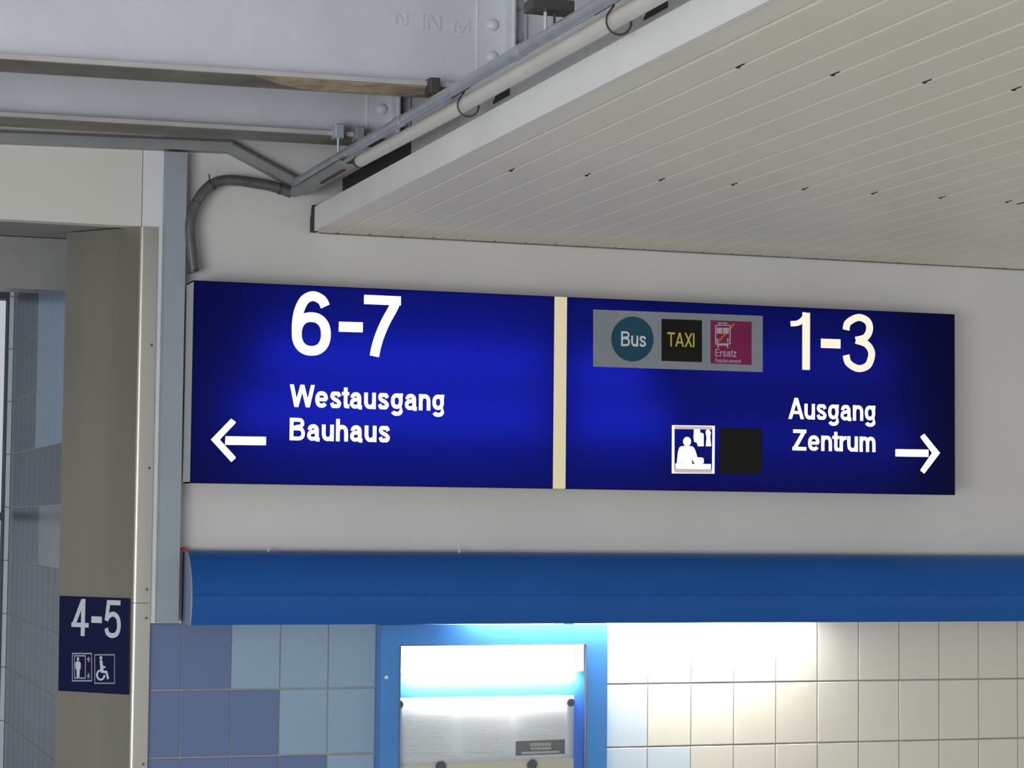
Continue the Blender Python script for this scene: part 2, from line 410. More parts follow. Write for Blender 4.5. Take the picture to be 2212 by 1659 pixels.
    if c == '7':
        W_ = 0.60; return bar(0, 1-w, W_, 1) + ribbon(spl([(0.525, 0.93), (0.475, 0.80), (0.355, 0.57), (0.262, 0.34), (0.205, 0.14), (0.180, 0.0)], 8), w), W_
    if c == '1':
        W_ = 0.335; return bar(W_-w, 0, W_, 1) + ribbon(spl([(W_-w*0.55, 1.0), (W_-w*0.78, 0.90), (0.13, 0.815), (0, 0.795)], 8), w*0.72), W_
    if c == '3':
        W_ = 0.58; return (ribbon(spl([(h, 0.715), (h+0.035, 0.84), (W_/2-0.01, 1-h), (W_-h-0.075, 0.885), (W_-h-0.03, 0.75), (W_-h-0.10, 0.605), (W_/2-0.05, 0.545)], 10), w*0.95) +
            ribbon(spl([(W_/2-0.05, 0.545), (W_-h-0.10, 0.495), (W_-h-0.005, 0.385), (W_-h, 0.26), (W_-h-0.07, 0.115), (W_/2-0.01, h), (h+0.045, 0.15), (h, 0.285)], 10), w*0.95)), W_
    if c == '4':
        W_ = 0.60; return bar(W_-0.13-w, 0, W_-0.13, 1) + bar(0, 0.235, W_, 0.235+w*0.9) + diag(w*0.5, 0.27, W_-0.13-w*0.55, 0.985, w*1.0), W_
    if c == '5':
        W_ = 0.60; return (bar(0.075, 1-w*0.95, W_-0.035, 1) + diag(h*0.95+0.0, 0.46, 0.075+h, 1, w*0.92) +
            ribbon(spl([(h*0.9, 0.465), (0.155, 0.575), (W_/2+0.02, 0.635), (W_-h-0.055, 0.545), (W_-h, 0.335), (W_-h-0.065, 0.135), (W_/2-0.01, h), (h+0.055, 0.125), (h, 0.255)], 10), w*0.95)), W_
    return [], 0.3

def lettering(name, body, plane, xl, xr, ytop, ybase, h0, h1, material, parent, w=0.15, xm=None, gap=0.115):
    """text whose cap line / base line are read at column xm of the frame, spanning xl..xr"""
    outl = []; adv = 0.0; prev = None
    for c in body:
        g, a = glyph(c, w)
        if prev:
            adv += gap*(0.35 if (prev in 'rtTAXW' or c in 'tTAX') else 1.0)
        outl += [[(adv+px_, py_) for px_, py_ in o] for o in g]; adv += a; prev = c
    tot = adv
    xm = xl if xm is None else xm
    vm = (ytop+ybase)/2
    u0 = plane.uv(xl, vm)[0]; u1 = plane.uv(xr, vm)[0]
    v1 = plane.uv(xm, ytop)[1]; v0 = plane.uv(xm, ybase)[1]
    b = MB()
    for i_, o in enumerate(outl):
        h1_ = h1 + (i_ % 23)*1.5e-5      # overlapping strokes never share a plane
        pts = [(u0 + x_/tot*(u1-u0), v0 + y_*(v1-v0)) for x_, y_ in o]; n = len(pts)
        b.add([plane.P(u, v, h0) for u, v in pts] + [plane.P(u, v, h1_) for u, v in pts],
              [tuple(range(n)), tuple(range(n, 2*n))] + [(i, (i+1) % n, n+(i+1) % n, n+i) for i in range(n)])
    return b.build(name, material, parent)

# ================================================================== SETTING
fl = struct(MB().box(-9, 9, -14, 9, FLOOR_Z-0.1, FLOOR_Z).build('floor', M['floor']))
deck = struct(MB().box(-7, 8, -6.5, 2.6, 2.11, 2.25).build('unseen_ceiling_deck', M['deck']))  # unseen deck, its reach set to keep overhead sky off the near girder

# main wall: backing (grout) with the painted cladding above the tiles
wall = struct(MB().box(-0.105, 5.0, 0.0028, 0.16, FLOOR_Z, 0.20).build('wall_back', M['grout']))
struct(MB().box(-0.083, 5.0, 0.0, 0.16, 0.20, 2.11).build('wall_upper', M['wall']))

TILES = {}
def tile_mesh(w, h, material, key):
    k = (round(w, 4), round(h, 4), key)
    if k not in TILES:
        TILES[k] = MB().bevel_box(0, w, 0, 0.010, 0, h, 0.0012).mesh('tile', material)
    return TILES[k]
J = 0.0032; JH = 0.0052
def tcol(c, r):
    if c <= {0: 0, 1: 1, 2: 2, 3: 2, 4: 3}.get(r, 3): return 'tile_dark'
    if c <= 8: return 'tile_mid'
    if c == 9: return 'tile_pale' if r < 4 else 'tile_mid'
    if c == 10 and r >= 2: return 'tile_pale'
    if c == 11 and r >= 3: return 'tile_pale'
    return 'tile_cream'
for r in range(6):
    for c in range(-1, 24):
        x0 = c*0.15 + J/2; x1 = (c+1)*0.15 - J/2
        if c == -1: x0 = -0.105
        if r < 5 and 0.55 < (x0+x1)/2 < 1.35 and r > 0 and r < 5: continue       # behind the display case
        if r == 0 and 0.62 < (x0+x1)/2 < 1.33: continue
        z1 = 0.2 - r*0.2 - JH/2; z0 = z1 - 0.2 + JH
        key = tcol(c, r)
        t = link('tile', tile_mesh(x1-x0, z1-z0, M[key], key), wall, (x0, 0.0 + random.uniform(-.0004, .0004), z0))
        t.rotation_euler = (random.uniform(-.002, .002), 0, random.uniform(-.002, .002))

# portal of the passage on the left: panel above, white frame strip
struct(MB().box(-3.0, -0.1485, -0.006, 0.05, 1.384, 2.11).build('wall_left', M['panel']))
struct(MB().prism([(-0.1465, 2.11), (-0.1465, 1.384), (-0.106, 1.384), (-0.106, 0.2), (-0.0835, 0.2), (-0.0835, 2.11)], 'Y', -0.006, 0.05).build('trim_1', M['frame_white']))

# passage: side wall with tiles, end pier, bulkhead, ceiling, window
PX = -0.305
pw = struct(MB().box(PX+0.003, 0.05, 0.24, 1.99, FLOOR_Z, 1.384).build('wall_right', mat('pale_grout', (0.62, 0.62, 0.60, 1), 0.8)))
for k in range(11):
    y0 = 0.30 + k*0.15
    for r in range(-2, 8):
        z0 = -0.05 + r*0.2 + J/2; z1 = min(z0 + 0.2 - J, 1.38)
        if z1-z0 < 0.02: continue
        key = 'pass_reflect' if (k <= 5 and r >= 4) else ('pass_pale' if (k <= 4 and r == 2) else 'tile_grey')  # near upper tiles coloured as the reflected window
        me_key = ('p', key, round(z1-z0, 3))
        if me_key not in TILES:
            TILES[me_key] = MB().bevel_box(0, 0.15-J, 0, 0.010, 0, z1-z0, 0.0012).mesh('tile', M[key])
        t = link('tile', TILES[me_key], pw, (PX, y0+0.15-J, z0)); t.rotation_euler = (0, 0, R(-90))
pe = struct(MB().box(-0.322, PX+0.01, 1.968, 2.06, FLOOR_Z, 1.384).build('wall_end', M['grout']))
for r in range(-2, 8):
    z0 = -0.05 + r*0.2 + J/2; z1 = min(z0+0.2-J, 1.38)
    if z1-z0 > 0.02: link('tile', tile_mesh(0.0165, z1-z0, M['tile_pale'], 'tile_pale'), pe, (-0.322, 1.958, z0))
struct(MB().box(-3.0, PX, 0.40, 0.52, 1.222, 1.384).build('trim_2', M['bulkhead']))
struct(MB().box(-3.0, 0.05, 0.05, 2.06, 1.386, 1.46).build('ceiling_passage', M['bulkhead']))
win = struct(MB().box(-0.3275, -0.322, 1.97, 2.05, FLOOR_Z, 1.386).box(-1.5, -0.3275, 1.97, 2.05, 1.34, 1.386).box(-1.5, -0.3275, 1.97, 2.05, 0.50, 0.53)
             .build('window_1', M['win_frame']))
MB().box(-1.5, -0.3275, 2.005, 2.011, FLOOR_Z, 1.34).build('pane', M['pane'], win)
struct(MB().box(-3.0, -1.5, 1.97, 2.06, FLOOR_Z, 1.386).build('wall_far', M['panel']))
struct(MB().box(-3.1, -3.0, 0.05, 2.06, FLOOR_Z, 1.386).build('wall_side', M['panel']))

struct(MB().box(-8.0, -0.5, 4.2, 4.4, FLOOR_Z, 3.5).build('sky_blocker', mat('sky_blocker_paint', (0.50, 0.57, 0.68, 1), 0.8)))  # added unseen wall, blocks the sky that the passage tiles would reflect
# slatted ceiling
CZ = 1.394
ceil_o = struct(MB().box(0.40, 5.0, -6.2, -0.01, CZ+0.03, CZ+0.045).build('ceiling', M['dark']))
SP = 0.102
w2 = SP/2 - 0.0015
prof = [(-w2, 0.020), (-w2, 0.0055), (-w2+0.0015, 0.0012), (-w2+0.0045, 0.0), (w2-0.0045, 0.0), (w2-0.0015, 0.0012), (w2, 0.0055), (w2, 0.020)]
slat_me = MB().prism(prof, 'Y', -6.2, -0.006).mesh('slat', M['slat'])
x = 0.5598 - SP/2
while x < 4.9:
    link('slat', slat_me, ceil_o, (x, 0, CZ)); x += SP
# first, narrower slat against the fascia
nw = 0.4578 - 0.3865
MB().prism([(0.3865, CZ+.02), (0.3865, CZ), (0.3865+nw-.009, CZ), (0.3865+nw-.003, CZ+.0015), (0.3865+nw-.0015, CZ+.0055), (0.3865+nw-.0015, CZ+.02)], 'Y', -6.2, -0.006).build('slat', M['slat'], ceil_o)
fix_me = MB().tube([(0, 0, -0.0015), (0, 0, 0.004)], 0.0048, 10).tube([(0, 0.002, 0.0008), (0, -0.028, 0.0008)], 0.0013, 6).mesh('fixing', M['hole'])
for y in (-1.3701, -2.7507, -4.13, -5.51):
    for k in range(18):
        link('fixing', fix_me, ceil_o, (0.5598+0.204*k - 0.0005, y, CZ))
slot_me = MB().box(-0.004, 0.004, -0.03, 0.05, -0.001, 0.003).mesh('slot', M['hole'])
link('slot', slot_me, ceil_o, (0.5598+0.204*7+0.045, -1.40, CZ))
MB().box(0.40, 5.0, -0.0055, -0.0005, CZ-0.0035, CZ+0.02).build('gap_shade', mat('gap_shade', (0.16, 0.15, 0.12, 1), 0.8, var=0.4, scale=14), ceil_o)  # dark strip painted as the shadow line between slats and wall
fas = struct(MB().prism([(0.3735, CZ-0.002), (0.3855, CZ-0.002), (0.3855, CZ+0.072), (0.3735, CZ+0.072)], 'Y', -6.2, -0.045).build('trim_3', M['fascia']))
MB().prism([(-0.045, CZ-0.003), (-0.012, CZ-0.003), (-0.012, CZ+0.035), (-0.03, CZ+0.078), (-0.045, CZ+0.078)], 'X', 0.368, 0.3865).build('end_plate', M['dark'], fas)

# ================================================================== GIRDERS
def girder(name, label, yc, z0, tilt, stiff, rivs):
    t = thing(name, label, 'girder', (0, yc, z0))
    zt = 2.06
    X0, X1 = -4.0, 4.0
    def B(mb):
        mb.v = [(a, b, c + tilt*a) for a, b, c in mb.v]; return mb
    B(MB().box(X0, X1, yc-0.006, yc+0.006, z0+0.014, zt-0.014)).build('web', M['girder'], t)
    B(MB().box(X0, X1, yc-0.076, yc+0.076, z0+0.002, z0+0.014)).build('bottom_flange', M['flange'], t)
    B(MB().box(X0, X1, yc-0.0745, yc+0.0745, z0, z0+0.0018)).build('shaded_underside', M['underside'], t)  # thin dark sheet for the shaded lower face
    B(MB().box(X0, X1, yc-0.076, yc+0.076, zt-0.014, zt-0.001)).build('top_flange', M['girder'], t)
    for (xa, xm, xb) in stiff:
        B(MB().box(xa, xm, yc-0.015, yc-0.0062, z0+0.0145, zt-0.015)).build('stiffener_angle', M['girder'], t)
        B(MB().box(xm-0.011, xm-0.0005, yc-0.070, yc-0.015, z0+0.0145, zt-0.015)).build('stiffener_leg', M['girder'], t)
        B(MB().box(xm, xb, yc-0.015, yc-0.0062, z0+0.0145, zt-0.015)).build('stiffener_angle', M['girder'], t)
    for (xa, xm, xb) in stiff:
        for (xx, yy, rr) in ((xa, yc-0.0105, 0.0052), (xm-0.0057, yc-0.070, 0.0068), (xb, yc-0.0105, 0.0052)):
            B(MB().tube([(xx, yy, z0+0.02), (xx, yy, zt-0.016)], rr, 12)).build('rounded_edge', M['girder'], t, True)
    rm = MB().dome((0, 0, 0), 0.0165, 0.0125, seg=14).mesh('rivet', M['girder'], True)
    for (x, z) in rivs: 
        link('rivet', rm, t, (x, yc-0.015, z))
    return t
g1 = girder('steel_girder', 'grey painted riveted girder nearest the camera, at the top edge of the picture', -1.31, 1.586, 0.011,
       [(0.482, 0.566, 0.612), (-1.6, -1.53, -1.47), (2.4, 2.484, 2.53)],
       [(0.522, 1.773+k*0.083) for k in (-1, 0, 1, 2, 3)] + [(0.590, 1.747+k*0.083) for k in (-1, 0, 1, 2, 3)])
g2 = girder('steel_girder', 'grey painted riveted girder close to the wall, just above the horizontal trunking', -0.525, 1.587, 0.009,
       [(0.405, 0.487, 0.530), (-1.6, -1.53, -1.47), (2.4, 2.484, 2.53)],
       [(0.447, 1.687+k*0.083) for k in (0, 1, 2, 3)] + [(0.508, 1.650+k*0.083) for k in (0, 1, 2, 3)])
b = MB().prism([(-0.10, -1.383), (0.33, -1.383), (0.36, -1.30), (0.30, -1.245), (0.06, -1.25), (-0.02, -1.30)], 'Z', 1.5850, 1.5862)
b.v = [(a_, b_, c_+0.011*a_) for a_, b_, c_ in b.v]; b.build('rust_stain', M['stain'], g1)
# rolling marks raised on the near girder's web
webp = Plane((0, -1.316, 0), (1, 0, 0))
for (s, xl, xr, yt, yb) in (('N', 852, 880, 27, 52), ('IN', 910, 952, 30, 62), ('M', 978, 1014, 42, 68)):
    lettering('raised_mark', s, webp, xl, xr, yt, yb, 0.0, 0.0022, M['girder'], g1, 0.14)

# ================================================================== PIPES, TRUNKING
o = MB().tube([(0.300, -0.10, 1.528), (0.300, -2.0, 1.517), (0.300, -6.2, 1.493)], 0.0135, 16).build('steel_conduit', M['conduit'], None, True)
tag(o, 'slim bluish galvanised conduit running under the girders, upper of the two pipes', 'conduit')
for y in (-1.25, -2.18, -3.2):
    MB().tube([(0.300, y-0.03, 1.5225+0.0058*(y+1)), (0.300, y+0.03, 1.5225+0.0058*(y+1))], 0.0152, 16).build('sleeve', M['conduit'], o, True)
o = MB().tube([(0.330, -0.74, 1.499), (0.330, -1.6, 1.489), (0.330, -6.2, 1.468)], 0.0175, 16).build('plastic_pipe', M['pipe'], None, True)
tag(o, 'pale plastic pipe running beside the ceiling fascia, lower of the two pipes', 'pipe')
MB().tube([(0.330, -0.735, 1.499), (0.330, -0.755, 1.499)], 0.0182, 16).build('end_collar', M['wire'], o, True)

# support channel where the pipes start
t = thing('pipe_channel', 'short grey steel channel carrying the pipe ends by the wall', 'channel', (0.31, -0.05, 1.48))
MB().box(0.290, 0.336, -0.70, -0.09, 1.494, 1.497).build('channel_base', M['trunk'], t)
MB().box(0.287, 0.290, -0.70, -0.09, 1.494, 1.507).build('channel_side', M['trunk'], t)
MB().box(0.336, 0.339, -0.70, -0.09, 1.494, 1.520).build('channel_side', M['trunk'], t)
MB().tube([(0.318, -0.36, 1.494), (0.318, -0.62, 1.494)], 0.006, 8).build('brown_cable', mat('brown_cable', (0.06, 0.025, 0.02, 1), 0.6), t, True)

# horizontal trunking with its sloping end
t = thing('cable_trunking', 'flat grey cable trunking running along the wall above the opening', 'trunking', (-0.5, -0.03, 1.6))
def sl(x): return 1.6045 + 0.0225*(x+0.573)
b = MB(); X0, X1 = -3.0, 0.117
b.add([(X, Y, sl(X)+dz) for X in (X0, X1) for (Y, dz) in ((-0.045, 0), (0.0, 0), (0.0, 0.029), (-0.045, 0.029))],
      [(0, 1, 2, 3), (7, 6, 5, 4), (0, 4, 5, 1), (1, 5, 6, 2), (2, 6, 7, 3), (3, 7, 4, 0)])
b.build('duct', M['trunk'], t)
b = MB()
b.add([(X, Y, sl(X)+dz) for X in (X0, X1-0.002) for (Y, dz) in ((-0.050, 0.029), (0.0, 0.029), (0.0, 0.034), (-0.050, 0.034))],
      [(0, 1, 2, 3), (7, 6, 5, 4), (0, 4, 5, 1), (1, 5, 6, 2), (2, 6, 7, 3), (3, 7, 4, 0)])
b.build('lid', mat('trunking_lid', (0.12, 0.115, 0.11, 1), 0.6), t)
ax, az, bx_, bz = 0.112, 1.634, 0.318, 1.538
dx, dz = bx_-ax, bz-az; ln = math.hypot(dx, dz); nx, nz = -dz/ln, dx/ln
for nm, h0, h1, mm, yy in (('sloping_duct', -0.014, 0.010, 'trunk', -0.043), ('sloping_lid', 0.010, 0.016, None, -0.048)):
    MB().prism([(ax+nx*h0, az+nz*h0), (bx_+nx*h0, bz+nz*h0), (bx_+nx*h1, bz+nz*h1), (ax+nx*h1, az+nz*h1)], 'Y', yy, -0.002).build(
        nm, M[mm] if mm else bpy.data.materials['trunking_lid'], t)

# junction block where the duct, the flexible conduit and the channel meet
o = MB().prism([(0.292, 1.512), (0.318, 1.498), (0.345, 1.508), (0.338, 1.545), (0.322, 1.556), (0.304, 1.548)], 'Y', -0.085, -0.002).build('junction_block', M['trunk'])
tag(o, 'small grey junction block on the wall where duct and pipes meet', 'junction box')

# flexible conduit
fp = [(0.003, 1.252), (-0.004, 1.300), (-0.010, 1.350), (-0.011, 1.395), (-0.002, 1.435), (0.014, 1.470), (0.036, 1.500), (0.062, 1.520), (0.095, 1.530),
      (0.135, 1.531), (0.18, 1.527), (0.225, 1.522), (0.262, 1.514), (0.300, 1.502)]
pts = []
for i in range(len(fp)-1):
    p0 = fp[max(i-1, 0)]; p1 = fp[i]; p2 = fp[i+1]; p3 = fp[min(i+2, len(fp)-1)]
    for k in range(12):
        s = k/12
        q = [0.5*(2*p1[j] + (p2[j]-p0[j])*s + (2*p0[j]-5*p1[j]+4*p2[j]-p3[j])*s*s + (3*p1[j]-p0[j]-3*p2[j]+p3[j])*s**3) for j in (0, 1)]
        pts.append((q[0], -0.058, q[1]))
o = MB().tube(pts, 0.013, 14, True, [0.0167 if k % 2 else 0.0160 for k in range(len(pts))]).build('flexible_conduit', M['flex'], None, True)
tag(o, 'dark flexible conduit curving down beside the grey post, open at its lower end', 'conduit')
MB().tube([(0.0, -0.058, 1.254), (0.003, -0.058, 1.246)], 0.0178, 14).build('end_ferrule', M['wire'], o, True)
for (cx, cz, ang) in ((0.052, 1.513, 42), (0.262, 1.514, -12)):
    d = (math.cos(R(ang))*0.004, math.sin(R(ang))*0.004)
    MB().tube([(cx-d[0], -0.058, cz-d[1]), (cx+d[0], -0.058, cz+d[1])], 0.018, 14).build('cable_tie', M['wire'], o, True)
MB().tube([(0.046, -0.06, 1.525), (0.043, -0.062, 1.545)], 0.0022, 6).build('tie_tail', M['wire'], o)

# hangers
def hanger(x, y, zc, label, rod_to, cm):
    t = thing('pipe_hanger', label, 'hanger', (x, y, zc))
    MB().bevel_box(x-0.013, x+0.013, y-0.016, y+0.030, zc-0.002, zc+0.038, 0.003).build('beam_clamp', cm, t)
    if rod_to: MB().tube([(x-0.002, y-0.004, zc), (x-0.002, y-0.004, rod_to)], 0.004, 8).build('rod', cm, t)
    if rod_to: MB().box(x-0.012, x+0.006, y-0.010, y+0.004, rod_to-0.003, rod_to+0.006).build('nut', cm, t)
    return t
hanger(0.302, -0.615, 1.583, 'pale zinc clamp on the wall-side girder with a threaded rod down to the conduit', 1.535, M['clamp'])
hanger(0.362, -0.612, 1.580, 'dull grey clamp on the wall-side girder right of the pale zinc one', None, M['trunk'])
hanger(0.345, -1.40, 1.570, 'dark clamp under the near girder where the pipes cross', 1.545, M['wire'])
t = thing('pipe_hanger', 'dark bracket with a thin rod holding the conduit at the top edge of the picture', 'hanger', (0.30, -2.38, 1.55))
MB().box(0.255, 0.345, -2.41, -2.35, 1.560, 1.582).build('bracket', M['wire'], t)
MB().tube([(0.292, -2.38, 1.512), (0.292, -2.38, 1.56)], 0.004, 8).build('rod', M['clamp'], t)
MB().tube([(0.312, -2.38, 1.516), (0.312, -2.38, 1.56)], 0.003, 8).build('rod', M['wire'], t)
MB().tube([(0.305, -2.38, 1.582), (0.305, -2.38, 2.11)], 0.005, 8).build('rod', M['wire'], t)

# open wire hooks and black straps behind the pale pipe
for (y, lab) in ((-1.735, 'open wire hook under the pale pipe, the one lower down near the girder joint'), (-2.70, 'open wire hook under the pale pipe near the top edge of the picture')):
    zc = 1.489 - 0.0046*(-y-1.6)
    t = thing('pipe_hook', lab, 'hook', (0.33, y, zc), None)
    arc = [(0.330+0.026*math.cos(R(a)), y, zc-0.008+0.026*math.sin(R(a))) for a in range(150, 371, 20)]
    MB().tube([(0.3195, y, zc+0.045), (0.3190, y, zc+0.022)] + arc, 0.0024, 8).build('hook_wire', M['wire'], t, True)
    MB().box(0.320, 0.334, y-0.005, y+0.14, zc+0.034, zc+0.052).build('strap', M['hole'], t)
    MB().tube([(arc[-1][0]-0.004, y-0.003, arc[-1][2]), (arc[-1][0]+0.004, y+0.003, arc[-1][2]+0.012)], 0.004, 8).build('hook_tip', M['wire'], t)

# board above the fascia and the dark cavity beside it
t = thing('edge_board', 'grey board standing on the ceiling edge behind the pale pipe', 'board', (0.42, -2.6, 1.47))
MB().box(0.424, 0.438, -6.2, -0.93, 1.43, 1.585).build('board_face', M['board'], t)
for y in (-1.70, -2.66, -3.6):
    MB().prism([(y+0.06, 1.508), (y-0.06, 1.508), (y-0.06, 1.533), (y+0.02, 1.533)], 'X', 0.4205, 0.4242).build('slot', M['hole'], t)
o = MB().box(0.430, 0.60, -0.94, -0.165, 1.44, 1.54).build('cavity_shade_block', M['dark']); tag(o, 'dark block painted for the shade in the ceiling cavity near the wall', 'shade block')  # dark block stands in for the shade inside the open cavity
o = MB().box(0.60, 5.0, -6.2, -0.02, 1.545, 1.57).build('ceiling_board', M['dark']); tag(o, 'dark board closing the cavity above the slatted ceiling', 'board')

# ================================================================== POST
t = thing('steel_post', 'blue-grey painted steel post standing left of the lit sign', 'post', (-0.053, -0.03, 0.2))
MB().box(-0.0845, -0.0235, -0.062, -0.056, 0.203, 1.606).build('face_plate', M['post'], t)
MB().box(-0.0845, -0.0785, -0.056, -0.001, 0.203, 1.606).build('side_flange', M['post'], t)
MB().box(-0.0295, -0.0235, -0.056, -0.001, 0.203, 1.606).build('side_flange', M['post'], t)

# ================================================================== STAINLESS COLUMN
t = thing('steel_column', 'brushed stainless steel cladding column at the corner of the passage', 'column', (-0.2, 0.1, FLOOR_Z))
cp = [(-0.099, -0.012), (-0.099, 0.03), (-0.16, 0.06), (-0.30, 0.24), (-0.338, 0.232), (-0.1545, -0.0025), (-0.1527, -0.0055), (-0.1503, -0.0085), (-0.1472, -0.0108), (-0.1440, -0.0118), (-0.1405, -0.0120)]
MB().prism(cp, 'Z', 0.2605, 1.383).build('cladding_sheet', M['steel'], t, True)
MB().prism(cp, 'Z', FLOOR_Z, 0.259).build('cladding_sheet', M['steel'], t, True)
MB().prism([(a+(0.004 if a < -0.12 else -0.004), b+0.006) for a, b in cp], 'Z', FLOOR_Z, 1.38).build('core', M['dark'], t)
sm = MB().dome((0, 0, 0), 0.0042, 0.0022, seg=10).mesh('screw', M['screw'], True)
for z in (1.028, 0.66, 0.300, 0.215, -0.215): link('screw', sm, t, (-0.111, -0.012, z))

# small platform sign on the slanted face
ca, cb = Vector((-0.338, 0.232, 0)), Vector((-0.1535, -0.004, 0))
cpl = Plane(ca, cb-ca)
ss = thing('platform_sign', 'small dark blue 4-5 platform sign with lift and wheelchair symbols', 'sign', tuple(cpl.P(*cpl.uv(204, 1500), 0.0)))
flat('sign_plate', cpl, [(130.6, 1287), (281.0, 1292.5), (279.4, 1500.5), (127.9, 1492)], 0.0006, 0.004, M['navy'], ss)
H0, H1 = 0.0036, 0.0052
lettering('lettering', '4', cpl, 157.2, 194, 1293.5, 1373.6, H0, H1, M['white_print'], ss, 0.135, 176)
flat('dash', cpl, [(200, 1331), (222.4, 1332), (222.2, 1346), (199.8, 1345)], H0, H1, M['white_print'], ss)
lettering('lettering', '5', cpl, 228.5, 263.7, 1296.5, 1378.5, H0, H1, M['white_print'], ss, 0.135, 246)
multi('lift_symbol_frame', cpl, rectframe(158, 1410, 201, 1472, 1.3, 3.2) + rectframe(162.6, 1415, 187.6, 1466, 1.5, 3), H0, H1, M['white_thin'], ss)
multi('lift_symbol_figure', cpl, [ell(170.8, 1423.5, 2.4, 4.2, 16), [(167, 1428.5), (174.5, 1428.5), (176.8, 1433), (176.4, 1445), (174.8, 1446), (174, 1464), (168.2, 1464), (168, 1446), (165.6, 1444), (165.4, 1433)]],
      H0, H1, M['white_print'], ss)
for ol in ([(193.6, 1418), (197.2, 1425), (194.9, 1425), (194.9, 1430), (192.5, 1430), (192.5, 1425), (190.2, 1425)],
                                  [(193.4, 1466), (196.8, 1459), (194.7, 1459), (194.7, 1454), (192.3, 1454), (192.3, 1459), (190.0, 1459)]): flat('lift_symbol_arrow', cpl, ol, H0, H1, M['white_thin'], ss)
multi('wheelchair_symbol_frame', cpl, rectframe(206.6, 1413, 250.4, 1477, 1.2, 2.6), H0, H1, M['white_thin'], ss)
ring = []
for k in range(20):
    a0, a1 = R(-60+k*13.5), R(-60+(k+1)*13.5)
    a0, a1 = a0+R(60), a1+R(60)
    ring.append([(220+9.8*math.cos(a0), 1458+12*math.sin(a0)), (220+9.8*math.cos(a1), 1458+12*math.sin(a1)), (220+6.2*math.cos(a1), 1458+8*math.sin(a1)), (220+6.2*math.cos(a0), 1458+8*math.sin(a0))])
multi('wheelchair_symbol_figure', cpl, ring + [ell(220.5, 1421, 2.8, 4.2, 16), [(218, 1426), (223.4, 1426), (224.6, 1438), (230, 1439), (230, 1443), (225.4, 1443.5), (226, 1448), (234, 1449), (238, 1466), (234.6, 1468), (231, 1454), (220.4, 1453)]],
      H0, H1, M['white_print'], ss)

# ================================================================== BLUE LIGHT PELMET
t = thing('light_pelmet', 'long blue enamelled light pelmet with a lit fluorescent tube, under the sign', 'light fitting', (1.8, 0, 0.2))
outer = [(-0.002, 0.416), (-0.055, 0.416), (-0.078, 0.409), (-0.098, 0.394), (-0.116, 0.374), (-0.131, 0.350), (-0.141, 0.325), (-0.147, 0.300), (-0.1495, 0.289),
         (-0.1450, 0.2855), (-0.1462, 0.270), (-0.145, 0.250), (-0.140, 0.225), (-0.131, 0.199)]
inner = [(-0.127, 0.199), (-0.136, 0.225), (-0.141, 0.250), (-0.1425, 0.270), (-0.1415, 0.288), (-0.143, 0.300), (-0.137, 0.323), (-0.127, 0.348), (-0.113, 0.371), (-0.096, 0.390), (-0.077, 0.404), (-0.055, 0.411), (-0.002, 0.411)]
b = MB(); XB0, XB1 = 0.0, 4.6
pr = outer + inner; n = len(pr)
b.add([(XB0, y, z) for y, z in pr] + [(XB1, y, z) for y, z in pr], [(i, (i+1) % n, n+(i+1) % n, n+i) for i in range(n)] +
      [tuple([k, k+1, n-2-k, n-1-k]) for k in range(len(outer)-2)])
b.build('shell', M['blue_bar'], t, True)
MB().prism([(-0.022, 0.416), (-0.055, 0.416), (-0.078, 0.409), (-0.098, 0.394), (-0.116, 0.374), (-0.131, 0.350), (-0.141, 0.325), (-0.147, 0.300), (-0.1495, 0.289), (-0.146, 0.250), (-0.141, 0.225), (-0.132, 0.199), (-0.022, 0.199)],
           'X', -0.004, 0.0005).build('end_cap', M['bar_cap'], t)
MB().box(0.012, 4.6, -0.0035, -0.0005, 0.2, 0.412).build('back_plate', M['white_in'], t)
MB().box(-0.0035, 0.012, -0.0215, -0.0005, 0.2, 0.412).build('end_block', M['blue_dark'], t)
MB().box(0.87, 2.0, -0.100, -0.022, 0.300, 0.330).build('lamp_housing', M['white_in'], t)
for x in (0.862, 2.002): MB().box(x, x+0.004, -0.115, -0.022, 0.235, 0.330).build('lamp_end_plate', M['white_in'], t)
MB().tube([(0.885, -0.062, 0.268), (1.985, -0.062, 0.268)], 0.013, 14).build('fluorescent_tube', M['tube_bar'], t, True)
for x in (0.868, 1.986): MB().tube([(x, -0.062, 0.268), (x+0.016, -0.062, 0.268)], 0.0136, 14).build('tube_cap', M['nickel'], t)
for x in (0.245, 0.845): MB().bevel_box(x-0.0016, x+0.0016, -0.062, -0.052, 0.414, 0.425, 0.0005).build('clip', M['nickel'], t)
MB().box(1.165, 1.20, -0.1275, -0.1215, 0.1955, 0.2005).build('wiring_tab', M['nickel'], t)
o = MB().dome((-0.006, -0.03, 0.416), 0.011, 0.010, (0, 0, 1), 12).build('red_plug', M['red'], None, True); tag(o, 'tiny red plastic plug on the left end of the blue pelmet', 'plug')

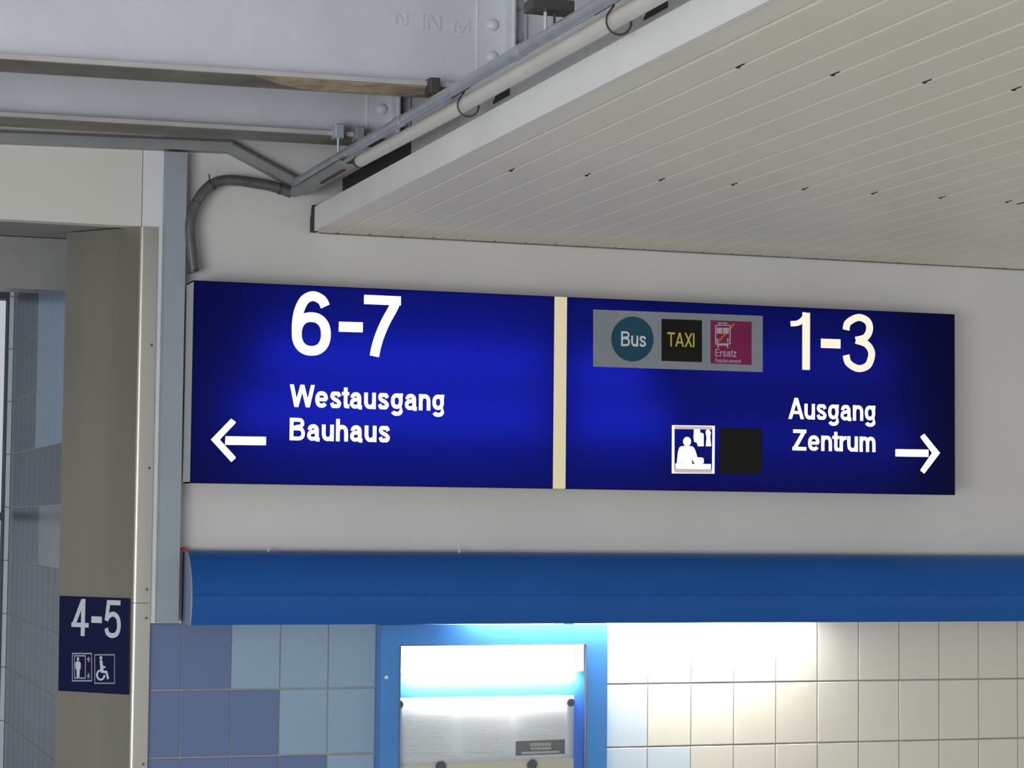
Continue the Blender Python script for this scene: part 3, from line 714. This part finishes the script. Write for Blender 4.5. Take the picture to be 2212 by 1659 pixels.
# ================================================================== DISPLAY CASE
t = thing('display_case', 'blue framed wall display case with a lit interior under the pelmet', 'display case', (0.97, 0, -0.8))
CX0, CX1, CZ1, CZ0 = 0.6005, 1.3435, 0.192, -0.82
MB().box(CX0, CX0+0.004, -0.030, -0.0005, CZ0, CZ1).build('side_panel', M['case_blue'], t)
MB().box(CX1-0.004, CX1, -0.030, -0.0005, CZ0, CZ1).build('side_panel', M['case_blue'], t)
MB().box(CX0+0.004, CX1-0.004, -0.030, -0.0005, CZ1-0.004, CZ1).build('top_panel', M['case_blue'], t)
MB().box(CX0+0.004, CX1-0.004, -0.030, -0.0005, CZ0, CZ0+0.004).build('bottom_panel', M['case_blue'], t)
MB().box(CX0+0.004, CX1-0.004, -0.008, -0.0012, CZ0+0.004, CZ1-0.004).build('back_panel', M['case_back'], t)
dr = MB().box(CX0+0.0025, 0.663, -0.047, -0.0315, CZ0, CZ1).box(1.273, CX1, -0.047, -0.0315, CZ0, CZ1)\
    .box(0.663, 1.273, -0.047, -0.0315, 0.131, CZ1).box(0.663, 1.273, -0.047, -0.0315, CZ0, CZ0+0.06).build('door_frame', M['case_blue'], t)
MB().box(0.658, 1.278, -0.040, -0.037, CZ0+0.055, 0.136).build('pane', M['pane'], dr)
MB().box(0.6627, 0.6655, -0.049, -0.0365, CZ0+0.06, 0.131).box(1.2705, 1.2732, -0.049, -0.0365, CZ0+0.06, 0.131).box(0.6655, 1.2705, -0.049, -0.0365, 0.1285, 0.1312).build('seal', M['ink'], dr)
MB().tube([(0.618, -0.047, 0.034), (0.618, -0.056, 0.034)], 0.006, 12).dome((0.618, -0.056, 0.034), 0.006, 0.003).build('lock', M['nickel'], dr, True)
# lamp cover at the head of the case, slightly bowed lower edge
lw = []
for k in range(21):
    s = k/20; lw.append((0.667+s*0.602, 0.045 - 0.006*math.sin(math.pi*s)**0.6))
b = MB(); n = len(lw)
b.add([(x, -0.030, z) for x, z in lw] + [(x, -0.030, 0.150) for x, z in lw] + [(x, -0.012, z+0.004) for x, z in lw] + [(x, -0.012, 0.150) for x, z in lw],
      [(k, k+1, n+k+1, n+k) for k in range(n-1)] + [(k, k+1, 2*n+k+1, 2*n+k) for k in range(n-1)] + [(2*n+k, 2*n+k+1, 3*n+k+1, 3*n+k) for k in range(n-1)])
b.build('lamp_diffuser', M['tube_case'], t)
MB().box(0.690, 1.246, -0.0255, -0.0155, 0.0368, 0.0385).build('lamp_slot', M['slot_case'], t)

pp = Plane((0, -0.0105, 0), (1, 0, 0))
sh = thing('notice_sheet', 'white printed notice sheet held by dark magnets inside the display case', 'paper', tuple(pp.P(*pp.uv(1045, 1640))))
rows, cols = 8, 22
b = MB(); tl, tr, br, bl = pp.uv(852, 1508), pp.uv(1239, 1502), pp.uv(1239, 1637), pp.uv(852, 1655)
for j in range(rows+1):
    for i in range(cols+1):
        s, q = i/cols, j/rows
        u = (1-q)*((1-s)*tl[0]+s*tr[0]) + q*((1-s)*bl[0]+s*br[0]); v = (1-q)*((1-s)*tl[1]+s*tr[1]) + q*((1-s)*bl[1]+s*br[1])
        h = 0.0012 + 0.0016*(1+math.sin(s*7+q*3.1))*math.sin(math.pi*min(1, max(0, q)))*0.5
        b.v.append(tuple(pp.P(u, v, h)))
for j in range(rows):
    for i in range(cols):
        k = j*(cols+1)+i; b.f.append((k, k+1, k+cols+2, k+cols+1))
sheet = b.build('sheet', M['paper'], sh, True)
sol = sheet.modifiers.new('thickness', 'SOLIDIFY'); sol.thickness = 0.0003
for (xa, xb, y0, y1) in ((873, 982, 1528, 1636), (995, 1102, 1528, 1628), (1114, 1216, 1524, 1590)):
    ols = []; y = y0; k = 0
    while y < y1:
        e = xb - random.choice((0, 0, 0, 2, 5, 18)); dy = -(xa-870)*0.012
        ols.append([(xa, y+dy), (e, y+dy-1.0), (e, y+dy+0.8), (xa, y+dy+1.8)]); y += 4.3
    multi('text_block', pp, ols, 0.0042, 0.0045, M['print'], sh)
flat('dark_box', pp, [(1113, 1601), (1219, 1597), (1219, 1628), (1113, 1632)], 0.0042, 0.0046, M['ink'], sh)
multi('box_lettering', pp, [[(x_, 1605+d), (x_+3.4, 1605+d), (x_+3.4, 1612+d), (x_, 1612+d)] for x_, d in [(1144+4.6*k, -0.12*k) for k in range(10)]]
      + [[(x_, 1614+d), (x_+3.2, 1614+d), (x_+3.2, 1620+d), (x_, 1620+d)] for x_, d in [(1146+4.4*k, -0.12*k) for k in range(10)]]
      + [[(1125, 1624), (1207, 1621), (1207, 1626), (1125, 1629)]], 0.0046, 0.0050, M['ink_pale'], sh)
o = flat('cream_sheet', pp, [(852, 1640), (1239, 1622), (1239, 1800), (852, 1806)], 0.0001, 0.0006, M['paper2'], None)
tag(o, 'cream paper sheet below the white notice in the display case', 'paper')
for (x_, y_, lab) in ((861, 1521, 'dark round magnet at the upper left corner of the notice'), (1231, 1517, 'dark round magnet at the upper right corner of the notice'),
                      (950, 1655, 'dark round magnet at the left end of the lower edge of the notice'), (1147, 1651, 'dark round magnet at the right end of the lower edge of the notice')):
    u, v = pp.uv(x_, y_); c = pp.P(u, v, 0.0052)
    o = MB().tube([c, c+Vector((0, -0.007, 0))], 0.0125 if y_ < 1600 else 0.0165, 20).build('magnet', M['magnet'], None, True)
    tag(o, lab, 'magnet', 'magnets in the display case')

# ================================================================== LIT DIRECTION SIGN
SY = -0.1738
SX0, SX1, SZ0, SZ1 = -0.0185, 2.5126, 0.6145, 1.2103
DX0, DX1 = 1.1091, 1.1495
sg = thing('direction_sign', 'large backlit blue direction sign with white lettering and arrows', 'sign', (1.25, 0, SZ0))
b = MB().box(SX0, SX1, -0.066, -0.062, SZ0, SZ1)
for (a0, a1, c0, c1) in ((SX0, SX0+0.004, SZ0, SZ1), (SX1-0.004, SX1, SZ0, SZ1), (SX0, SX1, SZ0, SZ0+0.004), (SX0, SX1, SZ1-0.004, SZ1)):
    b.box(a0, a1, SY+0.002, -0.066, c0, c1)
b.build('casing', M['alu'], sg)
for x in (0.25, 1.95): MB().box(x, x+0.2, -0.062, 0.0, 0.8, 1.0).build('wall_bracket', M['trunk'], sg)
def face(x0, x1):
    # single translucent skin with a returned rim, open behind towards the tubes
    y0, y1 = SY, SY+0.0018
    b = MB()
    b.add([(x0, y0, SZ0), (x1, y0, SZ0), (x1, y0, SZ1), (x0, y0, SZ1), (x0, y1, SZ0), (x1, y1, SZ0), (x1, y1, SZ1), (x0, y1, SZ1)],
          [(0, 1, 2, 3)] + [(k, (k+1) % 4, 4+(k+1) % 4, 4+k) for k in range(4)])
    return b.build('face_panel', M['sign_blue'], sg)
fl_ = face(SX0+0.0005, DX0); fr_ = face(DX1, SX1-0.0005)
MB().box(DX0, DX1, SY-0.003, SY+0.004, SZ0+0.001, SZ1-0.001).build('divider', M['divider'], sg)
for (z, xa, xb, mm) in ((1.005, 0.19, 1.085, 'tube_sign'), (0.825, 0.11, 1.085, 'tube_sign'), (0.985, 1.175, 1.42, 'tube_sign'), (0.825, 1.175, 1.50, 'tube_sign'), (0.79, 1.58, 2.35, 'tube_sign_dim'), (1.03, 1.58, 2.30, 'tube_sign_dim')):
    MB().tube([(xa, -0.092, z), (xb, -0.092, z)], 0.012, 10).build('fluorescent_tube', M[mm], sg, True)
sp = Plane((0, SY, 0), (1, 0, 0))
h0, h1 = 0.0004, 0.0024
W_, C_ = M['sign_white'], M['sign_cream']
lettering('lettering', '6', sp, 630.8, 714.4, 629.8, 767.8, h0, h1, W_, sg, 0.150, 672)
flat('dash', sp, [(732, 695), (783.5, 696.5), (783, 718), (731.5, 716.5)], h0, h1, W_, sg)
lettering('lettering', '7', sp, 785.5, 864.8, 638, 769.7, h0, h1, W_, sg, 0.150, 810)
lettering('lettering', 'Westausgang', sp, 625.7, 959.3, 831, 879.5, h0, h1, W_, sg, 0.182, 650)
lettering('lettering', 'Bauhaus', sp, 625.7, 841.9, 903, 951.5, h0, h1, W_, sg, 0.182, 650)
multi('arrow', sp, [[(487, 942.4), (574.4, 943.6), (574, 961.8), (486, 961)],
                    [(455.5, 949.6), (499, 904.5), (508.5, 911), (508.5, 914), (474.5, 949.8), (508.5, 987), (508.5, 990), (499.5, 998)]], h0, h1, W_, sg)
lettering('lettering', '1', sp, 1707.4, 1749, 675.3, 798.8, h0, h1, C_, sg, 0.130, 1735)
flat('dash', sp, [(1773, 731.5), (1815, 733), (1815, 753), (1773, 751.5)], h0, h1, C_, sg)
lettering('lettering', '3', sp, 1819.7, 1889, 678, 804, h0, h1, C_, sg, 0.125, 1854)
lettering('lettering', 'Ausgang', sp, 1703, 1890.4, 859.5, 905.3, h0, h1, W_, sg, 0.168, 1720)
lettering('lettering', 'Zentrum', sp, 1711.6, 1890.4, 927.8, 973, h0, h1, W_, sg, 0.168, 1725)
multi('arrow', sp, [[(1934, 970.3), (2005, 971.2), (2005, 987), (1934, 986)],
                    [(2030, 978.6), (1996, 937), (1988.5, 942.5), (1988.5, 945.5), (2013, 978.4), (1988.5, 1014), (1988.5, 1017), (1996, 1023)]], h0, h1, W_, sg)
pl = flat('icon_plate', sp, [(1281, 668.7), (1647, 682.4), (1647, 804), (1281, 792)], h0, 0.0026, M['plate'], sg)
k0, k1, k2 = 0.0027, 0.0036, 0.0046
def on_plate(fn, *a): return fn(*a)
bus = flat('bus_disc', sp, ell(1365.3, 732.5, 45.5, 48.5, 48), k0, k1, M['petrol'], pl)
lettering('bus_lettering', 'Bus', sp, 1340.7, 1394.4, 716, 748, k1, k2, M['white_print'], pl, 0.15, 1350)
flat('taxi_square', sp, [(1428.3, 689), (1515.4, 692), (1515.4, 782.5), (1428.3, 779.5)], k0, k1, M['black'], pl)
lettering('taxi_lettering', 'TAXI', sp, 1440.4, 1498.9, 718, 748.5, k1, k2, M['yellow'], pl, 0.14, 1450)
flat('replacement_square', sp, [(1534.4, 692), (1622.7, 695.5), (1622.7, 788.5), (1534.4, 785)], k0, k1, M['magenta'], pl)
multi('orange_stroke', sp, [[(1583.5, 697.5), (1586.8, 701.5), (1546, 747.5), (1542.5, 744)]], k1, 0.0041, M['orange'], pl)
multi('train_symbol', sp, rectframe(1543.5, 702, 1577, 744, 2.2) + [[(1547, 708), (1558.8, 708), (1558.8, 721), (1547, 721)], [(1560.5, 708), (1573, 708), (1573, 721), (1560.5, 721)],
      [(1549, 697), (1570, 697), (1570, 699.2), (1549, 699.2)], [(1552.5, 699), (1554.5, 699), (1554.5, 704), (1552.5, 704)], [(1565, 699), (1567, 699), (1567, 704), (1565, 704)],
      [(1547, 731), (1550, 731), (1550, 740), (1547, 740)], [(1569.5, 731), (1572.5, 731), (1572.5, 740), (1569.5, 740)], [(1549, 744), (1552, 744), (1551, 752), (1548, 752)], [(1568.5, 744), (1571.5, 744), (1572.5, 752), (1569.5, 752)],
      [(1552, 742), (1569, 742), (1569, 747), (1552, 747)]], k1, k2, M['rose'], pl)
lettering('replacement_lettering', 'Ersatz', sp, 1543.9, 1589.6, 754, 770, k1, k2, M['rose'], pl, 0.14, 1547)
lettering('replacement_lettering', 'Replacement', sp, 1543.9, 1599.5, 774.5, 783.0, k1, k2, M['rose'], pl, 0.13, 1550)
# luggage-counter symbol: side rails, rims, attendant, hanging things
multi('counter_symbol_rails', sp, [[(1451.5, 918.5), (1456.2, 918.5), (1456.2, 1022.5), (1451.0, 1022.5)], [(1538.8, 920), (1543.4, 920), (1542.6, 1023), (1538.0, 1023)],
      [(1451.5, 918.5), (1543.4, 920), (1543.4, 921.6), (1451.5, 920.1)], [(1451, 1020.8), (1542.6, 1021.4), (1542.6, 1023), (1451, 1022.5)]], h0, h1, W_, sg)
for ol in ([(1456.2, 920.4), (1538.8, 921.8), (1538.8, 928), (1456.2, 926.8)], [(1456.2, 1014), (1538.4, 1014.6), (1538.4, 1020.8), (1456.2, 1020.6)]): flat('counter_symbol_rim', sp, ol, h0, 0.0020, M['sign_rim'], sg)
multi('counter_symbol_figure', sp, [ell(1483.8, 953.8, 8.3, 10, 24),
      [(1477, 963.5), (1491, 963.5), (1497, 965.5), (1501, 972), (1506, 988), (1517, 988.5), (1519.5, 991), (1519.5, 1000.5), (1516, 1001.5), (1501, 1001.5), (1498.5, 999), (1494.6, 989), (1494.2, 1002.5),
       (1471.8, 1002.5), (1471.6, 990), (1470, 1002.5), (1461.5, 1002.5), (1464.2, 978), (1466.5, 968), (1470, 964.5)],
      [(1458.6, 1001.5), (1535, 1002.5), (1535, 1013.8), (1459, 1013.2)]], h0, h1, W_, sg)
multi('counter_symbol_luggage', sp, [[(1499, 927.5), (1511, 927.5), (1512.5, 935), (1517.5, 935.5), (1519.5, 939), (1519.5, 964), (1507.5, 964), (1505, 956), (1499.5, 954.5), (1498, 944)],
      [(1525, 929.5), (1528.5, 927.5), (1532, 929), (1534.8, 934), (1533.6, 945), (1535.5, 964), (1524.5, 964), (1526.2, 945), (1524, 934)]], h0, h1, W_, sg)
flat('blanked_square', sp, [(1554.6, 923.8), (1645.7, 926), (1645.7, 1024.8), (1553.6, 1022.8)], h0, 0.0018, M['black'], sg)
